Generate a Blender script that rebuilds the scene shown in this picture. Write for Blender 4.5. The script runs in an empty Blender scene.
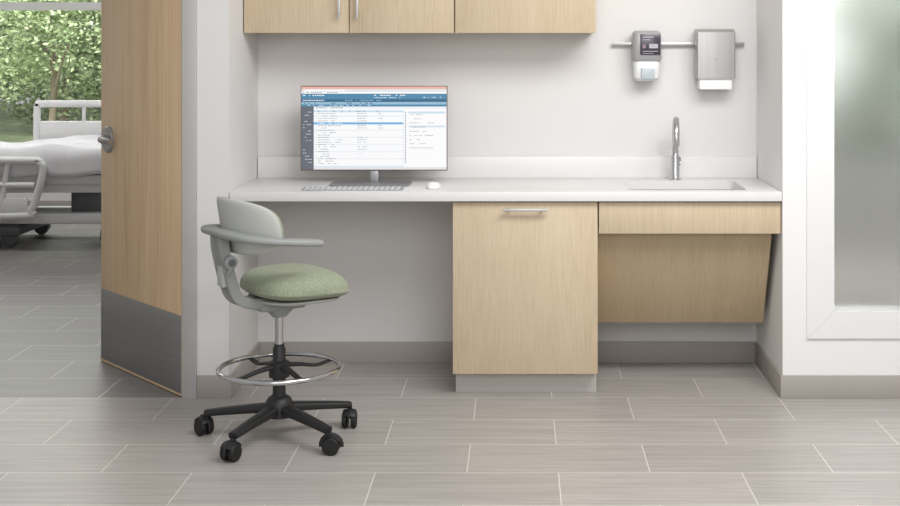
import bpy, bmesh, math, random
from mathutils import Vector, Matrix
random.seed(7)
S = bpy.context.scene
COL = S.collection

# ------------------------------------------------------------------ helpers
def lin(c):
    c = c/255.0
    return c/12.92 if c <= 0.04045 else ((c+0.055)/1.055)**2.4
def rgb(r, g, b): return (lin(r), lin(g), lin(b), 1.0)

def newmat(name):
    m = bpy.data.materials.new(name); m.use_nodes = True
    nt = m.node_tree
    return m, nt, nt.nodes['Principled BSDF']

def plain(name, c, rough=0.5, metal=0.0, var=0.04, vscale=30, bump=0.0, bscale=300, **kw):
    m, nt, p = newmat(name)
    tc = nt.nodes.new('ShaderNodeTexCoord')
    n = nt.nodes.new('ShaderNodeTexNoise'); n.inputs['Scale'].default_value = vscale
    n.inputs['Detail'].default_value = 3
    nt.links.new(tc.outputs['Object'], n.inputs['Vector'])
    mx = nt.nodes.new('ShaderNodeMix'); mx.data_type = 'RGBA'
    mx.inputs[6].default_value = tuple(x*(1-var) for x in c[:3])+(1,)
    mx.inputs[7].default_value = tuple(min(1, x*(1+var)) for x in c[:3])+(1,)
    nt.links.new(n.outputs['Fac'], mx.inputs[0])
    nt.links.new(mx.outputs[2], p.inputs['Base Color'])
    p.inputs['Roughness'].default_value = rough
    p.inputs['Metallic'].default_value = metal
    if bump:
        n2 = nt.nodes.new('ShaderNodeTexNoise'); n2.inputs['Scale'].default_value = bscale
        nt.links.new(tc.outputs['Object'], n2.inputs['Vector'])
        b = nt.nodes.new('ShaderNodeBump'); b.inputs['Strength'].default_value = bump
        b.inputs['Distance'].default_value = 0.002
        nt.links.new(n2.outputs['Fac'], b.inputs['Height'])
        nt.links.new(b.outputs['Normal'], p.inputs['Normal'])
    for k, v in kw.items(): p.inputs[k].default_value = v
    return m

def wood(name, dark, mid, light, sx=120, sz=3.0, rough=0.45, broad=10, bw=.25):
    m, nt, p = newmat(name)
    N, L = nt.nodes, nt.links
    tc = N.new('ShaderNodeTexCoord'); oi = N.new('ShaderNodeObjectInfo')
    mul = N.new('ShaderNodeMath'); mul.operation = 'MULTIPLY'; mul.inputs[1].default_value = 13
    L.new(oi.outputs['Random'], mul.inputs[0])
    add = N.new('ShaderNodeVectorMath'); add.operation = 'ADD'
    L.new(tc.outputs['Object'], add.inputs[0]); L.new(mul.outputs[0], add.inputs[1])
    def stretched(s, z, det):
        mp = N.new('ShaderNodeMapping'); mp.inputs['Scale'].default_value = (s, s, z)
        L.new(add.outputs[0], mp.inputs['Vector'])
        n = N.new('ShaderNodeTexNoise'); n.inputs['Scale'].default_value = 1
        n.inputs['Detail'].default_value = det; n.inputs['Roughness'].default_value = 0.6
        L.new(mp.outputs[0], n.inputs['Vector']); return n
    f = stretched(sx, sz, 4); g = stretched(broad, 0.8, 2)
    mx = N.new('ShaderNodeMath'); mx.operation = 'MULTIPLY_ADD'
    mx.inputs[1].default_value = 1-bw
    g2 = N.new('ShaderNodeMath'); g2.operation = 'MULTIPLY'; g2.inputs[1].default_value = bw
    L.new(g.outputs['Fac'], g2.inputs[0]); L.new(f.outputs['Fac'], mx.inputs[0]); L.new(g2.outputs[0], mx.inputs[2])
    cr = N.new('ShaderNodeValToRGB'); e = cr.color_ramp
    e.elements[0].position = 0.30; e.elements[0].color = dark
    e.elements[1].position = 0.70; e.elements[1].color = light
    x = e.elements.new(0.48); x.color = mid
    L.new(mx.outputs[0], cr.inputs[0]); L.new(cr.outputs[0], p.inputs['Base Color'])
    p.inputs['Roughness'].default_value = rough
    b = N.new('ShaderNodeBump'); b.inputs['Strength'].default_value = 0.06; b.inputs['Distance'].default_value = 0.001
    L.new(f.outputs['Fac'], b.inputs['Height']); L.new(b.outputs[0], p.inputs['Normal'])
    return m

def brushed(name, dark, light, scale=(2, 2, 200), rough=0.35, metal=0.85):
    m, nt, p = newmat(name); N, L = nt.nodes, nt.links
    tc = N.new('ShaderNodeTexCoord'); mp = N.new('ShaderNodeMapping'); mp.inputs['Scale'].default_value = scale
    n = N.new('ShaderNodeTexNoise'); n.inputs['Scale'].default_value = 1; n.inputs['Detail'].default_value = 4
    cr = N.new('ShaderNodeValToRGB'); cr.color_ramp.elements[0].position = .3; cr.color_ramp.elements[1].position = .7
    cr.color_ramp.elements[0].color = dark; cr.color_ramp.elements[1].color = light
    L.new(tc.outputs['Object'], mp.inputs[0]); L.new(mp.outputs[0], n.inputs['Vector'])
    L.new(n.outputs['Fac'], cr.inputs[0]); L.new(cr.outputs[0], p.inputs['Base Color'])
    p.inputs['Metallic'].default_value = metal; p.inputs['Roughness'].default_value = rough
    return m

def emis(name, c, s=1.0):
    m, nt, p = newmat(name)
    p.inputs['Base Color'].default_value = (0.01, 0.01, 0.01, 1)
    p.inputs['Emission Color'].default_value = c; p.inputs['Emission Strength'].default_value = s
    p.inputs['Roughness'].default_value = 0.4
    return m

def finish(name, me, mats, loc=(0, 0, 0), parent=None, smooth=False, **props):
    if not isinstance(mats, (list, tuple)): mats = [mats]
    for m in mats: me.materials.append(m)
    if smooth:
        for p in me.polygons: p.use_smooth = True
    o = bpy.data.objects.new(name, me); o.location = loc
    COL.objects.link(o)
    if parent:
        o.parent = parent
        if not parent.get('_local'):
            o.matrix_parent_inverse = Matrix.Translation(parent.location).inverted()
    for k, v in props.items(): o[k] = v
    return o

def smooth_angle(me, ang=35):
    for p in me.polygons: p.use_smooth = True
    bm = bmesh.new(); bm.from_mesh(me)
    for e in bm.edges:
        if len(e.link_faces) == 2 and e.calc_face_angle(0) > math.radians(ang): e.smooth = False
    bm.to_mesh(me); bm.free()

def add_box(bm, x0, x1, y0, y1, z0, z1, bevel=0, seg=2, mi=0):
    r = bmesh.ops.create_cube(bm, size=1)
    vs = r['verts']
    for v in vs:
        v.co = Vector(((x0+x1)/2+v.co.x*(x1-x0), (y0+y1)/2+v.co.y*(y1-y0), (z0+z1)/2+v.co.z*(z1-z0)))
    fs = set(f for v in vs for f in v.link_faces)
    for f in fs: f.material_index = mi
    if bevel:
        es = list(set(e for v in vs for e in v.link_edges))
        r = bmesh.ops.bevel(bm, geom=es, offset=bevel, segments=seg, affect='EDGES', profile=0.5)
        for f in r['faces']: f.material_index = mi

def boxes(name, lst, mats, bevel=0, parent=None, seg=2, **props):
    bm = bmesh.new()
    cx = (min(b[0] for b in lst)+max(b[1] for b in lst))/2
    cy = (min(b[2] for b in lst)+max(b[3] for b in lst))/2
    cz = (min(b[4] for b in lst)+max(b[5] for b in lst))/2
    for b in lst:
        add_box(bm, b[0]-cx, b[1]-cx, b[2]-cy, b[3]-cy, b[4]-cz, b[5]-cz, bevel, seg, b[6] if len(b) > 6 else 0)
    me = bpy.data.meshes.new(name); bm.to_mesh(me); bm.free()
    if bevel: smooth_angle(me)
    return finish(name, me, mats, (cx, cy, cz), parent, **props)

def empty(name, loc, local=False, rot=0, parent=None, **props):
    o = bpy.data.objects.new(name, None); o.location = loc; o.rotation_euler = (0, 0, rot)
    o.empty_display_size = 0.05
    COL.objects.link(o)
    if local: o['_local'] = 1
    if parent: o.parent = parent
    for k, v in props.items(): o[k] = v
    return o

def catmull(pts, n=8, closed=False):
    P = [Vector(p) for p in pts]; out = []
    m = len(P)
    rng = range(m if closed else m-1)
    for i in rng:
        if closed:
            a, b, c, d = P[(i-1) % m], P[i], P[(i+1) % m], P[(i+2) % m]
        else:
            a = P[i-1] if i > 0 else P[i]*2-P[i+1]
            b, c = P[i], P[i+1]
            d = P[i+2] if i+2 < m else P[i+1]*2-P[i]
        for k in range(n):
            t = k/n
            out.append(0.5*((2*b)+(c-a)*t+(2*a-5*b+4*c-d)*t*t+(3*b-a-3*c+d)*t**3))
    if not closed: out.append(P[-1])
    return out

def sweep_bm(bm, pts, w, h=None, up=(0, 0, 1), n=8, seg=12, closed=False, scale=None, power=2.0, mi=0, smooth_path=True):
    if h is None: h = w
    P = catmull(pts, n, closed) if smooth_path else [Vector(p) for p in pts]
    up = Vector(up); rings = []; m = len(P); side_prev = None
    for i, p in enumerate(P):
        if closed: t = (P[(i+1) % m]-P[i-1])
        else: t = P[min(i+1, m-1)]-P[max(i-1, 0)]
        t.normalize()
        s = t.cross(up)
        if s.length < 0.15 and side_prev is not None:
            s = side_prev-t*side_prev.dot(t)
        elif s.length < 1e-4: s = t.orthogonal()
        s.normalize()
        if side_prev is not None and s.dot(side_prev) < 0: s = -s
        side_prev = s
        u = s.cross(t).normalized()
        k = 1.0
        if scale:
            f = i/(m-1)*(len(scale)-1); a = int(min(f, len(scale)-2)); k = scale[a]+(scale[a+1]-scale[a])*(f-a)
        ring = []
        for j in range(seg):
            a = 2*math.pi*(j+0.5)/seg; c, sn = math.cos(a), math.sin(a)
            cc = math.copysign(abs(c)**(2/power), c); ss = math.copysign(abs(sn)**(2/power), sn)
            ring.append(bm.verts.new(p+s*(w*k*cc)+u*(h*k*ss)))
        rings.append(ring)
    fs = []
    for i in range(m if closed else m-1):
        A, B = rings[i], rings[(i+1) % m]
        for j in range(seg):
            fs.append(bm.faces.new((A[j], A[(j+1) % seg], B[(j+1) % seg], B[j])))
    if not closed:
        fs.append(bm.faces.new(rings[0][::-1])); fs.append(bm.faces.new(rings[-1]))
    for f in fs: f.material_index = mi

def bm_obj(name, bm, mats, loc=(0, 0, 0), parent=None, ang=40, **props):
    bmesh.ops.recalc_face_normals(bm, faces=bm.faces[:])
    me = bpy.data.meshes.new(name); bm.to_mesh(me); bm.free()
    smooth_angle(me, ang)
    return finish(name, me, mats, loc, parent, **props)

def sweep(name, pts, w, mats, h=None, loc=(0, 0, 0), parent=None, props=None, **kw):
    bm = bmesh.new(); sweep_bm(bm, pts, w, h, **kw)
    return bm_obj(name, bm, mats, loc, parent, **(props or {}))

def lathe_bm(bm, prof, c=(0, 0, 0), seg=32, axis='Z', mi=0):
    c = Vector(c); rings = []
    for r, h in prof:
        ring = []
        for j in range(seg):
            a = 2*math.pi*j/seg
            x, y = max(r, 1e-5)*math.cos(a), max(r, 1e-5)*math.sin(a)
            v = {'Z': Vector((x, y, h)), 'Y': Vector((x, h, y)), 'X': Vector((h, x, y))}[axis]
            ring.append(bm.verts.new(c+v))
        rings.append(ring)
    for i in range(len(rings)-1):
        A, B = rings[i], rings[i+1]
        for j in range(seg):
            f = bm.faces.new((A[j], A[(j+1) % seg], B[(j+1) % seg], B[j])); f.material_index = mi
    f = bm.faces.new(rings[0]); f.material_index = mi
    f = bm.faces.new(rings[-1]); f.material_index = mi

def pillow_bm(bm, a, b, n, tf, tb, bend, rings=14, seg=56, p=3.0, q=2.2, mi=0):
    def pt(r, th):
        c, s = math.cos(th), math.sin(th)
        return a*r*math.copysign(abs(c)**(2/n), c), b*r*math.copysign(abs(s)**(2/n), s)
    def hgt(r, t): return t*(max(0, 1-r**p))**(1/q)
    rs = [1-(1-i/rings)**1.7 for i in range(1, rings+1)]
    top = []; bot = []
    ct = bm.verts.new(bend(0, 0, tf)); cb = bm.verts.new(bend(0, 0, -tb))
    for i, r in enumerate(rs):
        rt = []; rb = []
        for j in range(seg):
            s, t = pt(r, 2*math.pi*j/seg)
            v = bm.verts.new(bend(s, t, hgt(r, tf))); rt.append(v)
            rb.append(v if i == rings-1 else bm.verts.new(bend(s, t, -hgt(r, tb))))
        top.append(rt); bot.append(rb)
    for R, c, fl in ((top, ct, 0), (bot, cb, 1)):
        for j in range(seg):
            f = (c, R[0][j], R[0][(j+1) % seg]); bm.faces.new(f[::-1] if fl else f).material_index = mi
        for i in range(rings-1):
            for j in range(seg):
                f = (R[i][j], R[i+1][j], R[i+1][(j+1) % seg], R[i][(j+1) % seg])
                bm.faces.new(f[::-1] if fl else f).material_index = mi

def rrect(x0, x1, y0, y1, r, n=6):
    out = []
    for cx, cy, a0 in ((x1-r, y1-r, 0), (x0+r, y1-r, 90), (x0+r, y0+r, 180), (x1-r, y0+r, 270)):
        for k in range(n+1):
            a = math.radians(a0+90*k/n); out.append((cx+r*math.cos(a), cy+r*math.sin(a)))
    return out

def loft_bm(bm, loops, cap0=True, cap1=True, mi=0):
    R = [[bm.verts.new(p) for p in lp] for lp in loops]
    n = len(R[0])
    for i in range(len(R)-1):
        for j in range(n):
            bm.faces.new((R[i][j], R[i][(j+1) % n], R[i+1][(j+1) % n], R[i+1][j])).material_index = mi
    if cap0: bm.faces.new(R[0][::-1]).material_index = mi
    if cap1: bm.faces.new(R[-1]).material_index = mi

# ------------------------------------------------------------------ materials
M_wall = plain('wall_paint', rgb(219, 217, 216), 0.7, var=0.01, vscale=3)
M_wallw = plain('wall_paint_white', rgb(232, 231, 230), 0.7, var=0.01, vscale=3)
M_base = plain('vinyl_base', rgb(166, 160, 155), 0.5, var=0.02, vscale=8)
M_counter = plain('solid_surface', rgb(224, 223, 222), 0.3, var=0.003, vscale=100)
M_oak = wood('oak_veneer', rgb(186, 165, 137), rgb(199, 180, 152), rgb(209, 192, 166), sx=260, sz=7, bw=.22)
M_door = wood('door_veneer', rgb(212, 176, 134), rgb(234, 202, 161), rgb(244, 218, 182), sx=130, sz=2.0, broad=9, bw=.36)
M_toe = plain('toe_laminate', rgb(194, 190, 186), 0.5)
M_kick = brushed('kick_steel', rgb(150, 149, 148), rgb(168, 167, 166), (2, 2, 260), 0.34, 0.6)
M_steel = brushed('satin_steel', rgb(170, 169, 167), rgb(178, 177, 175), (120, 120, 3), 0.34, 0.7)
M_handle = plain('handle_steel', rgb(200, 199, 197), 0.38, 0.5, var=.01)
M_chrome = plain('chrome', rgb(205, 205, 206), 0.12, 1.0, var=0.01)
M_satin = plain('satin_chrome', rgb(200, 200, 201), 0.24, .9, var=0.01)
M_frame = plain('door_frame_paint', rgb(178, 177, 176), 0.45, var=0.02)
M_white = plain('white_plastic', rgb(238, 238, 238), 0.35, var=0.01)
M_black = plain('black_nylon', rgb(32, 32, 33), 0.45, var=0.1, bump=0.1)
M_rubber = plain('black_rubber', rgb(20, 20, 20), 0.6)
M_chairgray = plain('light_gray_plastic', rgb(190, 192, 187), 0.5, var=0.02)
M_armgray = plain('arm_gray_plastic', rgb(148, 151, 149), 0.5, var=0.02)
M_bezel = plain('monitor_bezel', rgb(110, 90, 84), 0.4)
M_silver = plain('silver_aluminium', rgb(176, 177, 180), 0.4, 0.5, var=0.01)
M_darkfoot = plain('stand_graphite', rgb(134, 135, 138), 0.4, 0.3, var=0.01)
M_key = plain('key_gray', rgb(205, 206, 208), 0.5, var=0.01)
M_kbase = plain('keyboard_case', rgb(150, 151, 154), 0.5, var=0.01)
M_bedw = plain('bed_plastic', rgb(230, 230, 231), 0.4, var=.01)
M_bedg = plain('bed_gray', rgb(96, 98, 102), 0.5)
M_linen = plain('linen', rgb(226, 226, 230), 0.9, var=.01, bump=0.3, bscale=60)
M_soapg = plain('dispenser_gray', rgb(160, 160, 161), 0.35)
M_soapw = plain('dispenser_white', rgb(226, 228, 228), 0.3)
M_label = plain('dispenser_window', rgb(66, 60, 72), 0.2)
M_clear = plain('milky_plastic', rgb(184, 194, 198), 0.2)
M_mark = plain('pale_mark', rgb(176, 172, 182), 0.4)
M_mark2 = plain('dull_mark', rgb(140, 116, 126), 0.4)
M_paper = plain('paper', rgb(245, 245, 243), 0.9)
M_bark = plain('bark', rgb(120, 110, 98), 0.9, var=0.3, bump=0.5, bscale=20)

def fabric():
    m, nt, p = newmat('green_wool'); N, L = nt.nodes, nt.links
    tc = N.new('ShaderNodeTexCoord')
    n = N.new('ShaderNodeTexNoise'); n.inputs['Scale'].default_value = 260; n.inputs['Detail'].default_value = 4
    cr = N.new('ShaderNodeValToRGB'); cr.color_ramp.elements[0].position = .35; cr.color_ramp.elements[1].position = .65
    cr.color_ramp.elements[0].color = rgb(130, 138, 114); cr.color_ramp.elements[1].color = rgb(161, 168, 145)
    L.new(tc.outputs['Object'], n.inputs['Vector']); L.new(n.outputs['Fac'], cr.inputs[0])
    L.new(cr.outputs[0], p.inputs['Base Color']); p.inputs['Roughness'].default_value = .95
    p.inputs['Sheen Weight'].default_value = .15
    b = N.new('ShaderNodeBump'); b.inputs['Strength'].default_value = .3; b.inputs['Distance'].default_value = .002
    L.new(n.outputs['Fac'], b.inputs['Height']); L.new(b.outputs[0], p.inputs['Normal'])
    return m
M_green = fabric()

def floor_mat(name, c0, c1, c2, grout, rough):
    m, nt, p = newmat(name); N, L = nt.nodes, nt.links
    g = N.new('ShaderNodeNewGeometry')
    mp = N.new('ShaderNodeMapping'); mp.inputs['Location'].default_value = (0.186+63, -4.14+63, 0)
    L.new(g.outputs['Position'], mp.inputs[0])
    br = N.new('ShaderNodeTexBrick'); br.offset = 0.5; br.offset_frequency = 2; br.squash = 1
    br.inputs['Scale'].default_value = 1; br.inputs['Brick Width'].default_value = .63
    br.inputs['Row Height'].default_value = .315; br.inputs['Mortar Size'].default_value = .0019
    br.inputs['Mortar Smooth'].default_value = 0.0; br.inputs['Bias'].default_value = 0
    br.inputs['Color1'].default_value = (.0, .0, .0, 1); br.inputs['Color2'].default_value = (1, 1, 1, 1)
    br.inputs['Mortar'].default_value = (.5, .5, .5, 1)
    L.new(mp.outputs[0], br.inputs['Vector'])
    ms = N.new('ShaderNodeMapping'); ms.inputs['Scale'].default_value = (2.2, 80, 1)
    sc = N.new('ShaderNodeVectorMath'); sc.operation = 'SCALE'; sc.inputs['Scale'].default_value = 7
    L.new(br.outputs['Color'], sc.inputs[0])
    ad = N.new('ShaderNodeVectorMath'); ad.operation = 'ADD'
    L.new(g.outputs['Position'], ad.inputs[0]); L.new(sc.outputs[0], ad.inputs[1]); L.new(ad.outputs[0], ms.inputs[0])
    n = N.new('ShaderNodeTexNoise'); n.inputs['Scale'].default_value = 1; n.inputs['Detail'].default_value = 5
    n.inputs['Roughness'].default_value = .62; n.inputs['Distortion'].default_value = .3
    L.new(ms.outputs[0], n.inputs['Vector'])
    cr = N.new('ShaderNodeValToRGB'); e = cr.color_ramp
    e.elements[0].position = .28; e.elements[0].color = c0
    e.elements[1].position = .74; e.elements[1].color = c2
    x = e.elements.new(.5); x.color = c1
    L.new(n.outputs['Fac'], cr.inputs[0])
    tv = N.new('ShaderNodeMapRange'); tv.inputs['To Min'].default_value = .95; tv.inputs['To Max'].default_value = 1.05
    L.new(br.outputs['Color'], tv.inputs['Value'])
    mul = N.new('ShaderNodeVectorMath'); mul.operation = 'SCALE'
    L.new(cr.outputs[0], mul.inputs[0]); L.new(tv.outputs[0], mul.inputs['Scale'])
    mx = N.new('ShaderNodeMix'); mx.data_type = 'RGBA'
    L.new(br.outputs['Fac'], mx.inputs[0]); L.new(mul.outputs[0], mx.inputs[6]); mx.inputs[7].default_value = grout
    L.new(mx.outputs[2], p.inputs['Base Color'])
    p.inputs['Roughness'].default_value = rough
    b = N.new('ShaderNodeBump'); b.inputs['Strength'].default_value = .12; b.inputs['Distance'].default_value = .001
    L.new(n.outputs['Fac'], b.inputs['Height']); L.new(b.outputs[0], p.inputs['Normal'])
    return m
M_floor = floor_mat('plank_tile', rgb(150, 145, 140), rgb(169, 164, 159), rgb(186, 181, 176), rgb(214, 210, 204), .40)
M_floor_dim = floor_mat('plank_tile_dimmed', rgb(114, 112, 110), rgb(131, 129, 127), rgb(149, 147, 144), rgb(212, 210, 206), .42)  # same plank tile in darker tones; the room's dimness is put into the colour

def leafmat(name, a, b):
    m, nt, p = newmat(name); N, L = nt.nodes, nt.links
    g = N.new('ShaderNodeNewGeometry'); n = N.new('ShaderNodeTexNoise'); n.inputs['Scale'].default_value = 4
    n.inputs['Detail'].default_value = 5
    cr = N.new('ShaderNodeValToRGB'); cr.color_ramp.elements[0].position = .35; cr.color_ramp.elements[1].position = .65
    cr.color_ramp.elements[0].color = a; cr.color_ramp.elements[1].color = b
    L.new(g.outputs['Position'], n.inputs['Vector']); L.new(n.outputs['Fac'], cr.inputs[0])
    L.new(cr.outputs[0], p.inputs['Base Color']); p.inputs['Roughness'].default_value = .6
    tr = N.new('ShaderNodeBsdfTranslucent'); L.new(cr.outputs[0], tr.inputs['Color'])
    mix = N.new('ShaderNodeMixShader'); mix.inputs[0].default_value = .4
    L.new(p.outputs[0], mix.inputs[1]); L.new(tr.outputs[0], mix.inputs[2])
    L.new(mix.outputs[0], N['Material Output'].inputs['Surface'])
    return m
M_leaf = leafmat('leaves', rgb(112, 134, 96), rgb(192, 206, 166))
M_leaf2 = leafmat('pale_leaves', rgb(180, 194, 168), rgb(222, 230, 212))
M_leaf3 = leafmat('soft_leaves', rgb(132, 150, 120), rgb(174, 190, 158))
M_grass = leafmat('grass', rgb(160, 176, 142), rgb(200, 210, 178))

def frosted():
    m, nt, p = newmat('frosted_glass')
    p.inputs['Base Color'].default_value = (.98, .99, .985, 1)
    p.inputs['Transmission Weight'].default_value = 1
    p.inputs['IOR'].default_value = 1.3
    tc = nt.nodes.new('ShaderNodeTexCoord'); n = nt.nodes.new('ShaderNodeTexNoise'); n.inputs['Scale'].default_value = 4
    mr = nt.nodes.new('ShaderNodeMapRange'); mr.inputs['To Min'].default_value = .31; mr.inputs['To Max'].default_value = .35
    nt.links.new(tc.outputs['Object'], n.inputs['Vector']); nt.links.new(n.outputs['Fac'], mr.inputs['Value'])
    nt.links.new(mr.outputs[0], p.inputs['Roughness'])
    return m
M_frost = frosted()
def clear():
    m, nt, p = newmat('window_glass'); N, L = nt.nodes, nt.links
    out = N['Material Output']; t = N.new('ShaderNodeBsdfTransparent'); g = N.new('ShaderNodeBsdfGlossy')
    g.inputs['Roughness'].default_value = .02; mix = N.new('ShaderNodeMixShader'); fr = N.new('ShaderNodeFresnel')
    fr.inputs['IOR'].default_value = 1.3
    L.new(fr.outputs[0], mix.inputs[0]); L.new(t.outputs[0], mix.inputs[1]); L.new(g.outputs[0], mix.inputs[2])
    L.new(mix.outputs[0], out.inputs['Surface']); return m
M_glass = clear()

# ------------------------------------------------------------------ room shell
ST = dict(kind='structure')
boxes('floor', [(-6.2, 4.2, -1.0, 5.40, -0.05, 0.0), (-1.35, 4.2, 5.40, 11.6, -0.05, 0.0)], M_floor, **ST)
boxes('floor', [(-6.2, -1.35, 5.40, 11.6, -0.05, 0.0)], M_floor_dim, **ST)
boxes('wall_back', [(-1.217, 1.09, 6.0, 6.12, 0, 2.7)], M_wall, **ST)
boxes('wall_left', [(-1.35, -1.217, 5.4, 6.12, 0, 2.7), (-1.35, -1.25, 6.12, 11.5, 0, 2.7)], M_wall, **ST)
boxes('wall_right', [(1.09, 1.22, 5.4, 6.12, 0, 2.7), (1.22, 4.2, 5.4, 5.5, 0, .27), (1.22, 4.2, 5.4, 5.5, 2.35, 2.7),
                     (3.6, 4.2, 5.4, 5.5, .27, 2.35)], M_wallw, **ST)
boxes('wall_front', [(-6.2, -2.33, 5.4, 5.53, 0, 2.7), (-2.33, -1.35, 5.4, 5.53, 2.14, 2.7)], M_wallw, **ST)
boxes('wall_far', [(-6.2, -1.25, 11.5, 11.62, 0, .55), (-6.2, -1.25, 11.5, 11.62, 2.4, 2.7),
                   (-6.2, -5.9, 11.5, 11.62, .55, 2.4), (-1.6, -1.25, 11.5, 11.62, .55, 2.4)], M_wallw, **ST)
boxes('wall_side', [(-6.3, -6.2, 5.4, 11.62, 0, 2.7)], M_wallw, **ST)
boxes('ceiling', [(-6.3, 1.22, 5.4, 11.62, 2.7, 2.78)], M_wallw, **ST)
boxes('baseboard_back', [(-1.217, 1.09, 5.990, 6.0, 0, .097)], M_base, .002, **ST)
boxes('baseboard_left', [(-1.217, -1.207, 5.4, 5.99, 0, .095), (-1.35, -1.207, 5.39, 5.4, 0, .095)], M_base, .002, **ST)
boxes('baseboard_right', [(1.08, 1.09, 5.4, 5.99, 0, .095), (1.08, 4.2, 5.39, 5.4, 0, .095)], M_base, .002, **ST)
boxes('baseboard_far', [(-6.2, -1.36, 11.48, 11.5, 0, .09)], M_base, .002, **ST)
boxes('window_1', [(-5.9, -1.6, 11.46, 11.6, .53, .58), (-5.9, -1.6, 11.5, 11.6, 2.35, 2.42), (-5.9, -1.6, 11.5, 11.58, 1.78, 1.85),
                   (-5.9, -5.84, 11.5, 11.6, .58, 2.35), (-1.66, -1.6, 11.5, 11.6, .58, 2.35),
                   (-3.2, -3.14, 11.5, 11.58, .58, 2.35), (-5.9, -1.6, 11.54, 11.545, .58, 2.35, 1)], [M_white, M_glass], **ST)
def mitred(name, x0, x1, z0, z1, w, y0, y1, mat, **props):
    bm = bmesh.new()
    o = [(x0, z0), (x1, z0), (x1, z1), (x0, z1)]; i = [(x0+w, z0+w), (x1-w, z0+w), (x1-w, z1-w), (x0+w, z1-w)]
    for k in range(4):
        a, b, c, d = o[k], o[(k+1) % 4], i[(k+1) % 4], i[k]
        g = .0004
        lo = [(p[0], y0, p[1]) for p in (a, b, c, d)]; hi = [(p[0], y1, p[1]) for p in (a, b, c, d)]
        cen = Vector((sum(p[0] for p in lo)/4, 0, sum(p[2] for p in lo)/4))
        def sh(p):
            v = Vector(p); dd = Vector((cen.x-v.x, 0, cen.z-v.z))
            if dd.length > 0: v += dd.normalized()*g
            return v
        loft_bm(bm, [[sh(p) for p in lo], [sh(p) for p in hi]])
    return bm_obj(name, bm, mat, ang=20, **props)
M_wframe = plain('window_frame_paint', rgb(229, 229, 229), .4, var=.01)
mitred('window_2', 1.190, 3.7, .249, 2.45, .113, 5.390, 5.51, M_wframe, **ST)
boxes('window_3', [(1.30, 3.6, 5.40, 5.412, .355, 2.345)], M_frost, **ST)
boxes('trim_1', [(-1.41, -1.35, 5.385, 5.40, 0, 2.20), (-1.37, -1.35, 5.40, 5.54, 0, 2.14), (-2.33, -2.31, 5.385, 5.54, 0, 2.14),
                 (-2.39, -2.33, 5.385, 5.40, 0, 2.20), (-2.33, -1.41, 5.385, 5.40, 2.14, 2.20)], M_frame, .002, **ST)

# door leaf, hinged on jamb, swung into the room
door = empty('door_1', (-1.417, 5.413, 0), local=True, rot=math.atan2(.62, -.537), kind='structure',
             label='oak veneer door standing ajar with steel kick plate', category='door')
DW = .822
boxes('door_leaf', [(0, DW, -.045, 0, .008, 2.12)], M_door, .0015, door)
boxes('kick_plate', [(.004, DW-.004, 0, .0025, .012, .338)], M_kick, .0008, door, label='brushed steel kick plate')
boxes('edge_strip', [(-.0015, 0.0025, -.045, .0015, .008, 2.12), (0, DW, -.045, 0.0035, .004, .012)], M_door, 0, door)
bm = bmesh.new()
hz = 1.035; hx = DW-.085
lathe_bm(bm, [(.062, 0), (.062, .007), (.056, .013), (.022, .015), (.020, .028), (.016, .040)], (hx, 0, hz), 36, 'Y')
sweep_bm(bm, [(hx+.016, .034, hz), (hx-.02, .038, hz+.001), (hx-.06, .040, hz-.002), (hx-.10, .036, hz-.004)], .012, .013, power=2.5)
lathe_bm(bm, [(.036, -.045), (.036, -.051), (.014, -.054), (.012, -.09)], (hx, 0, hz), 28, 'Y')
sweep_bm(bm, [(hx+.012, -.085, hz), (hx-.06, -.09, hz), (hx-.10, -.086, hz-.004)], .010, .011)
bm_obj('handle', bm, M_steel, parent=door, label='satin steel lever handle with round rose')

# ------------------------------------------------------------------ worktop with sink cutout
TZ0, TZ1 = .819, .8575
wt = boxes('worktop', [(-1.214, 1.087, 5.395, 5.998, TZ0, TZ1)], M_counter, .0012,
           label='long white solid surface worktop with low backsplash', category='countertop')
SX0, SX1, SY0, SY1 = .455, .957, 5.470, 5.84
bm = bmesh.new(); lp = rrect(SX0, SX1, SY0, SY1, .035)
loft_bm(bm, [[(x, y, .78) for x, y in lp], [(x, y, .90) for x, y in lp]])
bmesh.ops.recalc_face_normals(bm, faces=bm.faces[:])
cm = bpy.data.meshes.new('cut'); bm.to_mesh(cm); bm.free(); cut = bpy.data.objects.new('cut', cm); COL.objects.link(cut)
md = wt.modifiers.new('b', 'BOOLEAN'); md.object = cut; md.operation = 'DIFFERENCE'; md.solver = 'EXACT'
bpy.context.view_layer.update()
dg = bpy.context.evaluated_depsgraph_get()
nm = bpy.data.meshes.new_from_object(wt.evaluated_get(dg)); wt.modifiers.clear(); wt.data = nm; nm.name = 'worktop'
bpy.data.objects.remove(cut)
bs = boxes('backsplash', [(-1.214, 1.087, 5.974, 5.999, TZ1, .956)], M_counter, .0015)
bs.parent = wt; bs.matrix_parent_inverse = Matrix.Translation(wt.location).inverted()

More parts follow.
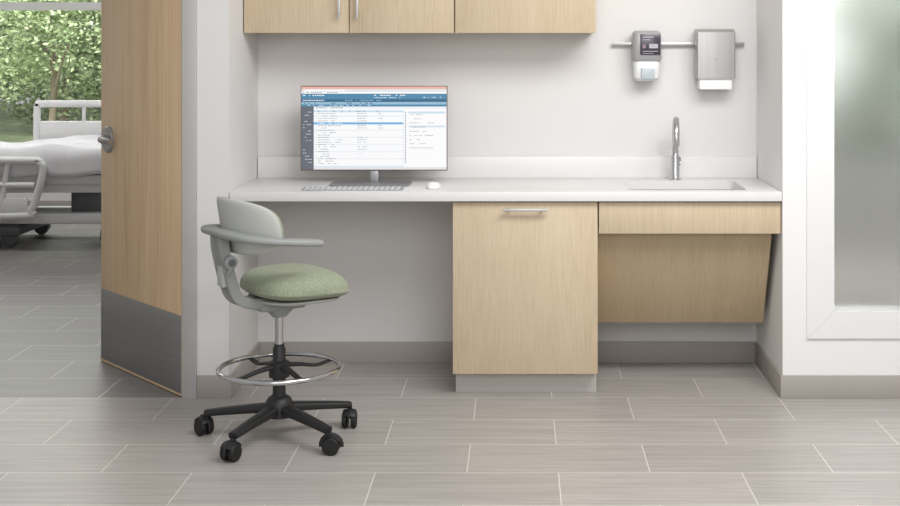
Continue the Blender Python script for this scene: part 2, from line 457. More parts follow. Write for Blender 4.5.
M_sink = plain('sink_surface', rgb(184, 184, 186), 0.35, var=0.01, vscale=100)
bm = bmesh.new()
def lpz(d, z, r): return [(x, y, z) for x, y in rrect(SX0+d, SX1-d, SY0+d, SY1-d, r)]
loft_bm(bm, [lpz(-.012, TZ0-.012, .045), lpz(-.012, TZ0-.001, .045), lpz(.001, TZ0-.001, .035), lpz(.006, .74, .035), lpz(.016, .715, .03), lpz(.05, .707, .02)], cap0=False, cap1=True)
loft_bm(bm, [lpz(-.012, TZ0-.012, .045), lpz(-.004, .73, .04), lpz(.02, .70, .03)], cap0=False, cap1=True)
sink = bm_obj('sink', bm, M_sink, label='white rectangular undermount sink basin in the worktop', category='sink')
bm = bmesh.new(); lathe_bm(bm, [(.0, .709), (.012, .709), (.022, .711), (.026, .708)], (.706, 5.68, 0), 24)
bm_obj('drain', bm, M_chrome, parent=sink, label='chrome drain')

# faucet
fx, fy = .702, 5.895
fa = empty('faucet', (fx, fy, TZ1), label='satin chrome gooseneck faucet behind the sink', category='faucet')
bm = bmesh.new()
lathe_bm(bm, [(.026, 0), (.026, .005), (.021, .009), (.0195, .012), (.0195, .10), (.017, .112), (.015, .12)], (fx, fy, TZ1), 28)
bm_obj('body', bm, M_satin, parent=fa)
pts = [(fx, fy, TZ1+.1), (fx, fy, TZ1+.16), (fx, fy, TZ1+.20)]
for k in range(1, 8):
    a = math.pi*k/7
    r = .07
    pts.append((fx-.006*(1-math.cos(a)), fy-r*(1-math.cos(a)), TZ1+.20+r*math.sin(a)*1.1))
pts.append((fx-.012, fy-.14, TZ1+.165))
sweep('spout', pts, .0145, M_satin, parent=fa, n=5, up=(1, 0, 0), seg=18)
bm = bmesh.new()
lathe_bm(bm, [(.010, 0), (.010, .004), (.008, .005)], (fx+.0185, fy, TZ1+.075), 20, 'X')
sweep_bm(bm, [(fx+.021, fy, TZ1+.072), (fx+.0215, fy-.002, TZ1+.088), (fx+.022, fy-.004, TZ1+.104)], .003, .003)
bm_obj('lever', bm, M_satin, parent=fa)

# ------------------------------------------------------------------ base cabinet
bx0, bx1 = -.286, .322
bc = empty('base_cabinet', ((bx0+bx1)/2, 5.7, 0), label='light oak base cabinet with one door under the worktop', category='cabinet')
boxes('body', [(bx0, bx1, 5.44, 5.975, .094, .817)], M_oak, .001, bc)
dr = boxes('door', [(bx0+.001, bx1-.002, 5.42, 5.4385, .094, .812)], M_oak, .0012, bc)
def barhandle(bm, p0, p1, out, r=.005):
    p0, p1 = Vector(p0), Vector(p1); d = (p1-p0).normalized(); o = Vector((0, -out, 0))
    add = lambda c, a, b: add_box(bm, *[v for k in range(3) for v in (min(a[k], b[k])-c, max(a[k], b[k])+c)], .0015, 2)
    add(r, p0+o, p1+o)
    add(r*.8, p0+d*.02, p0+d*.02+o); add(r*.8, p1-d*.02, p1-d*.02+o)
bm = bmesh.new()
barhandle(bm, (-.07, 5.4145, .784), (.108, 5.4145, .784), .028, .0055)
h = bm_obj('handle', bm, M_handle, label='satin steel bar handle'); h.parent = dr; h.matrix_parent_inverse = Matrix.Translation(dr.location).inverted()
boxes('toe_kick', [(bx0+.01, bx1-.003, 5.49, 5.95, 0, .093)], M_toe, .001, bc)

# sink apron unit with sloped access panel
sa = empty('sink_cabinet', (.7, 5.7, .25), label='light oak sink apron with sloped knee panel beneath', category='cabinet')
boxes('apron', [(.326, 1.086, 5.42, 5.44, .681, .812)], M_oak, .0012, sa)
px0, px1 = .326, 1.062
ya, za, yb, zb = 5.48, .70, 5.70, .255
M_oak_shade = wood('oak_veneer_shaded', rgb(168, 147, 118), rgb(182, 162, 132), rgb(193, 175, 147), sx=260, sz=7, bw=.22)  # oak veneer darkened: shade below the worktop painted into the panel colour
ln = math.hypot(yb-ya, za-zb); cy, cz = (ya+yb)/2, (za+zb)/2
kp = boxes('knee_panel', [(px0, px1, -.009, .009, -ln/2, ln/2)], M_oak_shade, .001)
kp.location = ((px0+px1)/2, cy, cz); kp.rotation_euler = (math.atan2(yb-ya, za-zb), 0, 0)
kp.parent = sa; kp.matrix_parent_inverse = Matrix.Translation(sa.location).inverted()
for x in (px0, px1-.03):
    bm = bmesh.new()
    loft_bm(bm, [[(x, ya+.03, za-.02), (x, 5.998, za-.02), (x, 5.998, zb+.02), (x, yb+.03, zb+.02)][::-1],
                 [(x+.018, ya+.03, za-.02), (x+.018, 5.998, za-.02), (x+.018, 5.998, zb+.02), (x+.018, yb+.03, zb+.02)][::-1]])
    bm_obj('side_panel', bm, M_oak, parent=sa, ang=20)

# ------------------------------------------------------------------ wall cabinets
def wallcab(x0, x1, doors, label):
    e = empty('wall_cabinet', ((x0+x1)/2, 5.84, 1.525), label=label, category='cabinet', group='wall cabinets over the worktop')
    boxes('body', [(x0, x1, 5.69, 5.998, 1.523, 2.35)], M_oak, .001, e)
    for a, b, hxx in doors:
        d = boxes('door', [(a, b, 5.67, 5.689, 1.523, 2.35)], M_oak, .0012, e)
        if hxx is None: continue
        bm = bmesh.new(); barhandle(bm, (hxx, 5.665, 1.590), (hxx, 5.665, 1.75), .028, .0055)
        h = bm_obj('handle', bm, M_handle, label='satin steel bar handle'); h.parent = d
        h.matrix_parent_inverse = Matrix.Translation(d.location).inverted()
wallcab(-1.214, -.292, [(-1.212, -.754, -.792), (-.750, -.294, -.713)], 'light oak wall cabinet with two doors')
wallcab(-.290, .328, [(-.288, .326, None)], 'light oak wall cabinet with a single door')

# ------------------------------------------------------------------ wall rail and dispensers
rail = boxes('wall_rail', [(.418, 1.03, 5.974, 5.98, 1.465, 1.482), (.47, .50, 5.98, 6.0, 1.467, 1.480), (.99, 1.01, 5.98, 6.0, 1.467, 1.480)],
             M_steel, .001, label='slim satin steel mounting rail on the wall', category='rail')
sd = empty('soap_dispenser', (.572, 5.93, 1.30), label='gray wall soap dispenser with dark window and white base', category='dispenser')
bm = bmesh.new()
def sec(x0, x1, y0, y1, r, z): return [(x, y, z) for x, y in rrect(x0, x1, y0, y1, r)]
loft_bm(bm, [sec(.510, .636, 5.885, 5.971, .02, 1.395), sec(.507, .639, 5.872, 5.971, .026, 1.41), sec(.507, .639, 5.87, 5.971, .028, 1.50),
             sec(.510, .636, 5.88, 5.971, .026, 1.525), sec(.52, .626, 5.90, 5.971, .02, 1.535)])
bm_obj('cover', bm, M_soapg, parent=sd)
boxes('wall_plate', [(.53, .616, 5.9715, 5.999, 1.34, 1.45)], M_soapg, .002, sd)
bm = bmesh.new()
loft_bm(bm, [sec(.53, .616, 5.90, 5.965, .02, 1.305), sec(.516, .63, 5.885, 5.968, .025, 1.32), sec(.512, .634, 5.88, 5.969, .025, 1.375),
             sec(.512, .634, 5.886, 5.97, .025, 1.396)])
bm_obj('base', bm, M_soapw, parent=sd, label='white lower body')
boxes('window_panel', [(.540, .632, 5.866, 5.873, 1.425, 1.520)], M_label, .003, sd, label='dark label window')
L = [(.550, .60, 5.864, 5.866, 1.503, 1.507, 0), (.550, .585, 5.864, 5.866, 1.492, 1.495, 0), (.580, .620, 5.864, 5.866, 1.455, 1.475, 0),
     (.55, .565, 5.864, 5.866, 1.455, 1.472, 1), (.55, .62, 5.864, 5.866, 1.440, 1.443, 0), (.55, .60, 5.864, 5.866, 1.431, 1.433, 0)]
boxes('label_print', L, [M_mark, M_mark2], 0, sd)
boxes('push_lever', [(.545, .605, 5.874, 5.886, 1.315, 1.366)], M_clear, .004, sd, label='milky push lever')
pd = empty('towel_dispenser', (.893, 5.93, 1.27), label='brushed steel paper towel dispenser with towels showing below', category='dispenser')
bm = bmesh.new()
loft_bm(bm, [sec(.798, .972, 5.872, 5.971, .006, 1.318), sec(.798, .972, 5.872, 5.971, .006, 1.528), sec(.800, .970, 5.90, 5.971, .006, 1.543)])
bm_obj('housing', bm, M_steel, parent=pd, ang=25)
boxes('wall_plate', [(.82, .95, 5.9715, 5.999, 1.34, 1.45)], M_steel, .002, pd)
boxes('paper_towels', [(.812, .958, 5.885, 5.965, 1.268, 1.322)], M_paper, .003, pd, label='stack of white paper towels')
boxes('lock', [(.881, .889, 5.870, 5.8725, 1.40, 1.408)], M_armgray, .001, pd)

# ------------------------------------------------------------------ monitor
mn = empty('monitor', (-.654, 5.78, TZ1), label='large widescreen monitor with medical records page on the worktop', category='monitor')
mx0, mx1, mz0, mz1 = -.982, -.328, .910, 1.288
boxes('housing', [(mx0, mx1, 5.775, 5.793, mz0, mz1)], M_bezel, .002, mn, label='thin brown bezel')
boxes('rear_cover', [(mx0+.08, mx1-.08, 5.793, 5.82, mz0+.04, mz1-.06)], M_silver, .008, mn)
boxes('stand', [(-.672, -.636, 5.78, 5.792, TZ1+.005, .915)], M_silver, .003, mn)
bm = bmesh.new(); loft_bm(bm, [sec(-.835, -.485, 5.60, 5.80, .03, TZ1), sec(-.835, -.485, 5.60, 5.80, .03, TZ1+.005)])
bm_obj('foot', bm, M_darkfoot, parent=mn, ang=30, label='wide flat gray stand foot')
cols = [('w', rgb(252, 252, 253)), ('peach', rgb(236, 178, 160)), ('tab', rgb(226, 229, 232)), ('blue', rgb(70, 134, 170)),
        ('lblue', rgb(150, 190, 214)), ('slate', rgb(98, 106, 116)), ('text', rgb(146, 150, 157)), ('sel', rgb(110, 180, 228)),
        ('pale', rgb(240, 244, 248)), ('dk', rgb(60, 90, 115)), ('hl', rgb(206, 226, 241)), ('dblue', rgb(44, 98, 134))]
SM = [emis('screen_'+n, c, .95) for n, c in cols]; ci = {n: i for i, (n, c) in enumerate(cols)}
sx0, sx1, sz0, sz1 = mx0+.0035, mx1-.0035, mz0+.005, mz1-.0035
W, H = sx1-sx0, sz1-sz0
bm = bmesh.new()
def rect(u0, v0, u1, v1, c, lay=1):
    y = 5.7745-.0002*lay
    vs = [bm.verts.new((sx0+u*W, y, sz1-v*H)) for u, v in ((u0, v1), (u1, v1), (u1, v0), (u0, v0))]
    bm.faces.new(vs).material_index = ci[c]
R = random.Random(3)
def dashes(u0, u1, v, h, c, lay=3, dens=.8):
    u = u0
    while u < u1:
        w = R.uniform(.005, .020)
        if u+w > u1: break
        if R.random() < dens: rect(u, v, u+w, v+h, c, lay)
        u += w+.004
rect(0, 0, 1, 1, 'w', 0)
rect(0, 0, 1, .028, 'peach'); rect(0, .028, 1, .085, 'tab'); rect(.02, .036, .30, .055, 'w', 2); rect(0, .062, 1, .085, 'w', 2)
dashes(.01, .3, .068, .009, 'text', 3, .6)
rect(0, .085, 1, .15, 'blue'); rect(0, .15, 1, .185, 'dblue'); rect(0, .185, 1, .215, 'lblue'); rect(0, .215, 1, .24, 'blue')
dashes(.01, .2, .10, .012, 'pale', dens=.7); dashes(.5, .72, .10, .010, 'w', dens=.6); dashes(.8, .97, .125, .009, 'hl', dens=.5)
dashes(.01, .16, .16, .011, 'pale'); dashes(.3, .55, .16, .010, 'lblue', dens=.6); dashes(.5, .72, .128, .010, 'hl', dens=.5)
dashes(.02, .5, .195, .010, 'dk', dens=.4); dashes(.02, .5, .222, .009, 'hl', dens=.4)
rect(0, .24, .085, 1, 'slate', 2)
for k in range(18): dashes(.012, .075, .265+k*.038, .007, 'tab', dens=.45, lay=4)
rect(.085, .24, 1, .27, 'pale'); dashes(.1, .3, .25, .010, 'text')
rect(.085, .285, .70, .31, 'hl'); dashes(.1, .66, .292, .009, 'text', dens=.35)
for k in range(22):
    v = .324+k*.0285
    if k == 4: rect(.085, v-.008, .70, v+.018, 'sel', 2)
    elif k % 3 == 1: rect(.085, v-.007, .70, v+.014, 'pale', 1)
    rect(.1, v, .105, v+.007, 'sel' if k % 3 else 'text', 3)
    dashes(.115, .115+R.uniform(.06, .18), v, .007, 'w' if k == 4 else 'text', lay=4, dens=.85)
    if k < 7 or k in (10, 11, 12, 14, 15, 17): dashes(.385, .455, v, .007, 'text', dens=.85, lay=4)
    if k < 7: dashes(.53, .57, v, .007, 'text', dens=.7, lay=4)
rect(.70, .27, .703, .965, 'tab', 2); rect(.735, .30, .99, .325, 'hl', 1); rect(.735, .47, .99, .49, 'hl', 1)
for k in range(9):
    v = .335+k*.05
    dashes(.745, .745+R.uniform(.06, .2), v, .007, 'text', lay=4, dens=.7)
rect(.712, .3, .722, .93, 'tab', 2)
for k in range(18): rect(.713, .302+k*.035, .719, .316+k*.035, 'text', 3)
rect(.085, .97, 1, 1, 'tab', 2); rect(.085, .955, .70, .965, 'hl', 2)
scr = bpy.data.meshes.new('screen'); bm.to_mesh(scr); bm.free()
finish('screen', scr, SM, parent=mn, label='lit screen showing a records table with blue header')

# keyboard
kb = empty('keyboard', (-.70, 5.50, TZ1), label='slim gray keyboard in front of the monitor', category='keyboard')
kx0, kx1, ky0, ky1 = -.925, -.500, 5.445, 5.55
bm = bmesh.new()
loft_bm(bm, [sec(kx0, kx1, ky0, ky1, .01, TZ1), [(x, y, TZ1+.003+.03*(y-ky0)) for x, y in rrect(kx0, kx1, ky0, ky1, .01)]])
bm_obj('case', bm, M_kbase, parent=kb, ang=30)
bm = bmesh.new()
for r in range(5):
    y = ky0+.006+r*.0195; n = 18; pitch = (kx1-kx0-.016)/n; i = 0
    while i < n:
        w = 5 if (r == 0 and i == 4) else 1
        z = TZ1+.003+.03*(y-ky0)
        add_box(bm, kx0+.009+i*pitch, kx0+.009+(i+w)*pitch-.006, y, y+.0135, z, z+.002, .0006, 1)
        i += w
bm_obj('keys', bm, M_key, parent=kb, kind='stuff')
bm = bmesh.new()
pillow_bm(bm, .032, .055, 2.4, .024, .0, lambda s, t, h: (s, t, h*(1-.25*(t/.055))), p=2.6, q=2)
bm_obj('computer_mouse', bm, M_white, loc=(-.375, 5.56, TZ1+.0015), label='white computer mouse beside the keyboard', category='mouse')

# ------------------------------------------------------------------ drafting stool
ROT = 36
ch = empty('drafting_stool', (-.905, 4.85, 0), local=True, rot=math.radians(ROT),
           label='green upholstered drafting stool with gray back, foot ring and black base', category='chair')
bm = bmesh.new()
def seatbend(s, t, h):
    z = .558+h
    z -= .020*(s/.19)**2 if s > 0 else -.010*(s/.19)**2
    z += .008*(abs(t)/.21)**2*(1 if h > 0 else .3) - .002
    return (.062+s*(1.0 if h > 0 else 1-.08*(-h/.03)), t*(1.0 if h > 0 else 1-.08*(-h/.03)), z)
pillow_bm(bm, .188, .195, 2.7, .074, .030, seatbend, p=4.6, q=2.1, rings=20)
bm_obj('seat', bm, M_green, parent=ch, label='contoured green wool seat cushion')
bm = bmesh.new()
pillow_bm(bm, .158, .163, 2.7, .0, .020, lambda s, t, h: (.060+s, t, .530+h-(.016*(s/.19)**2 if s > 0 else 0)), rings=8, p=5)
bm_obj('seat_pan', bm, M_chairgray, parent=ch)
def backbend(s, t, h):
    wid = 1-.06*max(0, t)/.1
    x = -.205+2.5*(s**2)-.19*t+h
    return (x, s*wid, .812+t)
bm = bmesh.new(); pillow_bm(bm, .212, .102, 3.2, .006, .012, backbend, p=9, q=2)
bm_obj('backrest_shell', bm, M_chairgray, parent=ch, label='pale gray plastic back shell')
bm = bmesh.new(); pillow_bm(bm, .207, .098, 3.2, .046, .0, lambda s, t, h: backbend(s, t, h+.006), p=6, q=2)
bm_obj('backrest_pad', bm, M_green, parent=ch, label='green wool back pad')
for sg in (-1, 1):
    sweep('armrest', [(-.236, sg*.0, .790), (-.235, sg*.078, .788), (-.200, sg*.172, .782), (-.115, sg*.226, .772), (-.02, sg*.236, .762), (.048, sg*.232, .754)],
          .029, M_armgray, h=.0125, parent=ch, power=3.2, seg=16, scale=[1.1, 1.1, 1.05, 1.0, 1.1, 1.0], props=dict(label='broad gray loop armrest'))
bm = bmesh.new()
for sg in (-1, 1):
    sweep_bm(bm, [(-.236, sg*.034, .80), (-.234, sg*.036, .74), (-.222, sg*.036, .68), (-.204, sg*.036, .61), (-.178, sg*.035, .548), (-.12, sg*.034, .520), (-.02, sg*.034, .513)],
             .009, .020, up=(1, 0, 0.3), power=4)
sweep_bm(bm, [(-.244, 0, .80), (-.238, 0, .72), (-.228, 0, .66)], .036, .007, up=(1, 0, 0), power=4)
bm_obj('back_support', bm, M_armgray, parent=ch)
bm = bmesh.new()
add_box(bm, -.236, -.190, -.026, .026, .59, .70, .006)
bm_obj('height_block', bm, M_chairgray, parent=ch)
bm = bmesh.new()
lathe_bm(bm, [(.006, -.044), (.022, -.047), (.025, -.052), (.025, -.064), (.020, -.068), (.008, -.069)], (-.218, 0, .685), 24, 'Y')
sweep_bm(bm, [(-.218, -.058, .685), (-.223, -.062, .66), (-.228, -.060, .638)], .009, .006)
bm_obj('adjust_knob', bm, M_armgray, parent=ch)
bm = bmesh.new()
lathe_bm(bm, [(.013, -.0675), (.014, -.0705), (.008, -.072)], (-.218, 0, .685), 24, 'Y')
bm_obj('knob_cap', bm, M_bedg, parent=ch)
bm = bmesh.new()
add_box(bm, -.09, .09, -.045, .045, .484, .512, .010, 3)
loft_bm(bm, [[(x, y, .455) for x, y in rrect(-.025, .025, -.025, .025, .02)], [(x, y, .486) for x, y in rrect(-.05, .05, -.04, .04, .02)]])
bm_obj('mechanism', bm, M_armgray, parent=ch)
bm = bmesh.new(); lathe_bm(bm, [(.0155, .30), (.0155, .46)], (0, 0, 0), 24)
bm_obj('gas_column', bm, M_chrome, parent=ch, label='chrome gas lift')
bm = bmesh.new(); lathe_bm(bm, [(.027, .09), (.027, .16), (.024, .17), (.024, .335), (.019, .345), (.019, .352), (.012, .353)], (0, 0, 0), 28)
bm_obj('column_sleeve', bm, M_black, parent=ch)
ring = [(.222*math.cos(2*math.pi*k/24), .222*math.sin(2*math.pi*k/24), .262) for k in range(24)]
sweep('foot_ring', ring, .0095, M_chrome, parent=ch, closed=True, n=4, seg=14, props=dict(label='polished chrome foot ring'))
bm = bmesh.new()
lathe_bm(bm, [(.026, .225), (.038, .23), (.038, .285), (.026, .292)], (0, 0, 0), 28)
for k in range(4):
    a = math.radians(4+90*k); c, s = math.cos(a), math.sin(a)
    sweep_bm(bm, [(.03*c, .03*s, .27), (.09*c, .09*s, .262), (.16*c, .16*s, .248), (.216*c, .216*s, .256)], .013, .007, power=3, scale=[1.3, 1, .8, .8])
bm_obj('ring_spokes', bm, M_black, parent=ch)
bm = bmesh.new(); lathe_bm(bm, [(.036, .078), (.054, .084), (.054, .128), (.042, .152), (.030, .160)], (0, 0, 0), 32)
bm_obj('hub', bm, M_black, parent=ch)
for k in range(5):
    a = math.radians(30-ROT+72*k); c, s = math.cos(a), math.sin(a)
    sweep('leg', [(.03*c, .03*s, .112), (.10*c, .10*s, .107), (.20*c, .20*s, .096), (.285*c, .285*s, .085)], .025, M_black, h=.016,
          parent=ch, power=3.5, scale=[1.2, 1, .88, .75])
    ctr = Vector((.284*c, .284*s, 0)); yaw = a+math.radians(60+40*k)
    Rm = Matrix.Translation(ctr) @ Matrix.Rotation(yaw, 4, 'Z')
    bm = bmesh.new()
    lathe_bm(bm, [(.009, .045), (.009, .080)], (0, 0, 0), 16)
    arc = [(-.012+.035*math.cos(math.radians(t)), 0, .032+.035*math.sin(math.radians(t))) for t in range(-10, 191, 20)]
    sweep_bm(bm, arc, .011, .004, up=(0, 1, 0), smooth_path=False)
    sweep_bm(bm, arc[2:9], .005, .025, up=(0, 1, 0), smooth_path=False)
    bm.transform(Rm)
    co = bm_obj('caster', bm, M_black, parent=ch)
    for sg in (-1, 1):
        bm = bmesh.new()
        ys = [(.011, .006), (.028, .007), (.0315, .010), (.0315, .023), (.028, .027), (.011, .028)]
        lathe_bm(bm, [(r, sg*y) for r, y in ys], (-.012, 0, .0315), 28, 'Y')
        bm.transform(Rm)
        wo = bm_obj('wheel', bm, M_rubber)
        wo.parent = co

# ------------------------------------------------------------------ hospital bed
bd = empty('hospital_bed', (-4.0, 9.75, 0), label='white hospital bed with rails and pale blanket by the window', category='bed')
BX0, BX1, BY0, BY1 = -5.2, -2.75, 9.3, 10.2
boxes('mattress', [(BX0+.05, BX1-.05, BY0+.03, BY1-.03, .54, .67)], M_bedw, .03, bd, seg=3)
bm = bmesh.new(); nx, ny = 60, 36; G = []
Rn = random.Random(5); ph = [Rn.uniform(0, 6.28) for _ in range(8)]
for i in range(nx+1):
    row = []
    for j in range(ny+1):
        u = i/nx; v = j/ny
        x = BX0+.02+u*(BX1-BX0-.04)
        d = (v-.5)*1.26
        if abs(d) <= .45: y = 9.75+d; z = .705
        else:
            y = 9.75+math.copysign(.45+.02*math.sin(min(1, (abs(d)-.45)/.05)*1.57), d); z = .705-(abs(d)-.45)
        bump = .008*math.sin(6*x+ph[0]+3*y)+.008*math.sin(15*x+ph[1]-9*y)+.004*math.sin(31*y+9*x+ph[2])
        z += bump+(.05*math.exp(-((x+3.45)/.35)**2)+.01*math.exp(-((x+4.4)/.3)**2))*(1 if abs(d) < .45 else .3)
        if abs(d) > .45: y += math.copysign(.012*math.sin(22*x+ph[3]), d)
        row.append(bm.verts.new((x, y, z)))
    G.append(row)
for i in range(nx):
    for j in range(ny): bm.faces.new((G[i][j], G[i+1][j], G[i+1][j+1], G[i][j+1]))
bl = bm_obj('blanket', bm, M_linen, parent=bd, ang=180, label='pale smooth blanket')
sm = bl.modifiers.new('s', 'SOLIDIFY'); sm.thickness = .012
boxes('deck', [(BX0, BX1, BY0+.02, BY1-.02, .47, .535), (BX0+.2, BX1-.1, BY0+.08, BY1-.12, .40, .47)], M_bedw, .01, bd)
for x in (-4.7, -3.3):
    boxes('lift_frame', [(x, x+.2, BY0+.2, BY1-.25, .20, .40)], M_bedg, .01, bd)
boxes('base_frame', [(BX0+.15, BX1-.15, BY0+.10, BY0+.2, .17, .25), (BX0+.15, BX1-.15, BY1-.2, BY1-.12, .14, .22),
                     (BX0+.15, BX0+.27, BY0+.12, BY1-.12, .13, .22), (BX1-.27, BX1-.15, BY0+.12, BY1-.12, .13, .22)], M_bedw, .015, bd)
for x in (BX0+.25, -3.72, BX1-.25):
    for y in (BY0+.14, BY1-.14):
        bm = bmesh.new(); lathe_bm(bm, [(.02, -.02), (.055, -.018), (.058, 0), (.055, .018), (.02, .02)], (x, y, .058), 24, 'Y')
        loft_bm(bm, [[(a, b, .05) for a, b in rrect(x-.065, x+.065, y-.032, y+.032, .02)], [(a, b, .12) for a, b in rrect(x-.06, x+.06, y-.030, y+.030, .02)],
                     [(a, b, .18) for a, b in rrect(x-.03, x+.03, y-.028, y+.028, .02)]])
        bm_obj('caster', bm, M_bedg, parent=bd)
boxes('cross_member', [(-4.4, -3.62, BY0+.06, BY1-.06, .09, .16)], M_bedg, .02, bd)
def tube(bm, pts, r=.018): sweep_bm(bm, pts, r, n=6, seg=10)
bm = bmesh.new(); y = BY0-.05
tube(bm, [(-4.6, y, .64), (-3.55, y, .645), (-3.45, y, .635), (-3.41, y, .58), (-3.46, y, .38), (-3.50, y, .29), (-3.58, y, .25), (-4.6, y, .25)], .028)
tube(bm, [(-4.6, y, .47), (-3.47, y, .47)], .022)
add_box(bm, -4.6, -3.52, y-.015, y+.02, .26, .38, .012)
tube(bm, [(-3.66, y, .64), (-3.72, y, .25)], .020); tube(bm, [(-4.25, y, .64), (-4.25, y, .25)], .020)
bm_obj('side_rail', bm, M_bedw, parent=bd, label='lowered open white side rail')
bm = bmesh.new(); y = BY1+.03
tube(bm, [(-3.82, y, .45), (-3.82, y, .95), (-3.80, y, .99), (-3.74, y, 1.005), (-2.8, y, 1.005)], .028)
add_box(bm, -3.80, -2.8, y-.015, y+.015, .70, .87, .015)
for xx in (-3.45, -3.1): tube(bm, [(xx, y, 1.0), (xx, y, .8)], .014)
bm_obj('side_rail', bm, M_bedw, parent=bd, label='raised white side rail')
boxes('headboard', [(BX1-.03, BX1+.02, BY0+.02, BY1-.02, .45, 1.05)], M_bedw, .02, bd)

# ------------------------------------------------------------------ outdoors
boxes('lawn', [(-16, 4, 11.7, 34, -.12, -.08)], M_grass, label='sunlit grass lawn outside the window', category='lawn', kind='stuff')
def leafcloud(blobs, n, rr, smin, smax):
    verts = []; faces = []
    for i in range(n):
        c, br = blobs[rr.randrange(len(blobs))]
        d = Vector((rr.gauss(0, 1), rr.gauss(0, 1), rr.gauss(0, 1))).normalized()*br*rr.random()**.45
        p = c+d; s = rr.uniform(smin, smax)
        if p.z < .05: continue
        a = Vector((rr.gauss(0, 1), rr.gauss(0, 1), rr.gauss(0, .6))).normalized(); b = a.orthogonal().normalized()
        t = rr.random()*6.28
        b = (b*math.cos(t)+a.cross(b)*math.sin(t))
        k = len(verts)
        verts += [p-a*s, p+b*s*.5, p+a*s, p-b*s*.5]; faces.append((k, k+1, k+2, k+3))
    me = bpy.data.meshes.new('foliage'); me.from_pydata(verts, [], faces); return me
def tree(x, y, h, r, n, seed, name='tree', group='trees outside the window', low=.1, z0=-.079, mat=None, s=(.035, .07), label='leafy green tree outside the window', tw=.035, nb=26):
    rr = random.Random(seed)
    e = empty(name, (x, y, z0), label=label, category='tree', group=group)
    bm = bmesh.new()
    top = Vector((x+rr.uniform(-.3, .3)*r*.5, y, h*.8))
    sweep_bm(bm, [(x, y, z0), (x+.05*r, y, h*.3), top], tw*r, n=6, seg=10, scale=[1.2, .8, .3])
    ends = []
    for k in range(9):
        z = h*(.18+.08*k); a = rr.uniform(0, 6.28); l = r*rr.uniform(.5, .75)
        p = Vector((x+.03*r, y, z)); q = p+Vector((math.cos(a)*l, math.sin(a)*l, l*.9))
        sweep_bm(bm, [p, (p+q)/2+Vector((0, 0, .1*r)), q], .018*r, n=5, seg=7, scale=[1, .5, .2]); ends.append(q)
    bm_obj('trunk', bm, M_bark, parent=e)
    blobs = [(q, r*.4) for q in ends]
    for _ in range(nb):
        a = rr.uniform(0, 6.28); d = r*.65*rr.random()**.5
        blobs.append((Vector((x+math.cos(a)*d, y+math.sin(a)*d, rr.uniform(h*low, h))), r*rr.uniform(.28, .36)))
    finish('foliage', leafcloud(blobs, n, rr, *s), mat or M_leaf, parent=e, kind='stuff')
tree(-5.95, 16.3, 3.8, 1.45, 15000, 1, low=.18, s=(.022, .045), nb=24); tree(-2.9, 17, 4.2, 1.4, 7000, 2); tree(-9.6, 17.5, 4.5, 1.5, 7000, 3)
tree(-8.0, 22.6, 5.0, 2.2, 18000, 4, s=(.035, .07), low=.05); tree(-3.4, 22.8, 5, 2.1, 9000, 6, s=(.06, .11))
rr = random.Random(21)
hb = [(Vector((-16+i*.28+rr.uniform(-.2, .2), 28+rr.uniform(-.7, .7), rr.uniform(.2, 3.0))), rr.uniform(.5, .85)) for i in range(64)]
me = leafcloud(hb, 36000, rr, .07, .13)
finish('hedge', me, M_leaf2, label='tall pale green hedge beyond the lawn', category='hedge', kind='stuff')
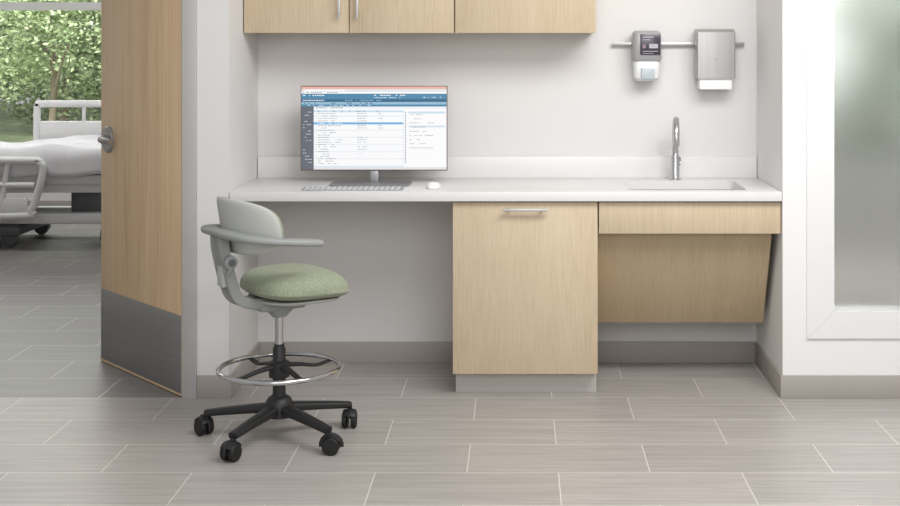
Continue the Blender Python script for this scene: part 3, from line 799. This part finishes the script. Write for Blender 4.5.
# the space beyond the frosted window
tree(2.55, 7.9, 3.0, .72, 6500, 11, 'potted_tree', 'tree behind the frosted window', low=.50, z0=.0, mat=M_leaf3, s=(.03, .055),
     label='slender green tree blurred behind frosted glass')
rc = empty('gray_backdrop', (2.9, 9.3, 0), label='gray counter added behind frosted glass', category='backdrop')  # invented block, added for a gray tone low in the frosted glass
M_rc = plain('backdrop_gray', rgb(182, 182, 180), .5)
boxes('body', [(1.9, 3.9, 9.1, 9.6, .08, .98)], M_rc, .004, rc)
boxes('top', [(1.86, 3.94, 9.04, 9.66, .981, 1.02)], M_rc, .004, rc)
boxes('toe_kick', [(1.95, 3.85, 9.16, 9.55, 0, .079)], M_armgray, .002, rc)
M_hallwall = plain('hall_wall_paint', rgb(226, 230, 226), .7, var=.01)
boxes('wall_beyond', [(1.25, 4.2, 10.9, 11.0, 0, 2.7)], M_hallwall, **ST)

# ------------------------------------------------------------------ lights, world, camera
w = bpy.data.worlds.new('world'); S.world = w; w.use_nodes = True
bg = w.node_tree.nodes['Background']; bg.inputs[0].default_value = (.98, .985, 1, 1); bg.inputs[1].default_value = .47
def area(name, loc, tgt, sx, sy, pw, col=(1, 1, 1)):
    l = bpy.data.lights.new(name, 'AREA'); l.shape = 'RECTANGLE'; l.size = sx; l.size_y = sy; l.energy = pw; l.color = col
    o = bpy.data.objects.new(name, l); o.location = loc
    o.rotation_euler = (Vector(tgt)-Vector(loc)).to_track_quat('-Z', 'Y').to_euler(); COL.objects.link(o)
area('corridor_light_and_fill', (1.0, 3.5, 2.75), (.6, 4.9, .3), 2.3, 1.0, 76, (1, .99, .975))
area('corridor_light_and_fill', (.3, .5, 2.2), (-.1, 5.8, .6), 3, 1.4, 52, (1, .99, .975))  # added front fill behind the camera, brightening the niche walls
area('daylight', (-3.8, 11.3, 1.7), (-3.8, 8, .9), 3.8, 1.2, 42, (1, .99, .97))
area('room_fill_light', (-3.8, 8.8, 2.66), (-3.8, 8.9, 0), 1.8, 1.4, 28, (1, .99, .97))  # added fill lifting the dim room; unseen source
area('hall_fill_light', (2.8, 8.7, 3.2), (2.6, 9.2, 0), 2.2, 2.6, 230, (1, 1, 1))  # added fill brightening what shows through the frosted glass
area('tree_fill_light', (-6.5, 12.5, 6), (-6.2, 17, 1), 5, 3, 1900, (1, .98, .94))  # added lamp standing in for sun on the trees
S.view_settings.view_transform = 'Standard'
cam = bpy.data.cameras.new('camera'); co = bpy.data.objects.new('camera', cam); COL.objects.link(co)
co.location = (0, 0, 1.47); co.rotation_euler = (math.pi/2, 0, 0)
cam.sensor_width = 36; cam.lens = 51.84; cam.shift_x = (450-521)/900; cam.shift_y = -(253-45)/900
S.camera = co
for o in bpy.data.objects:
    if '_local' in o: del o['_local']
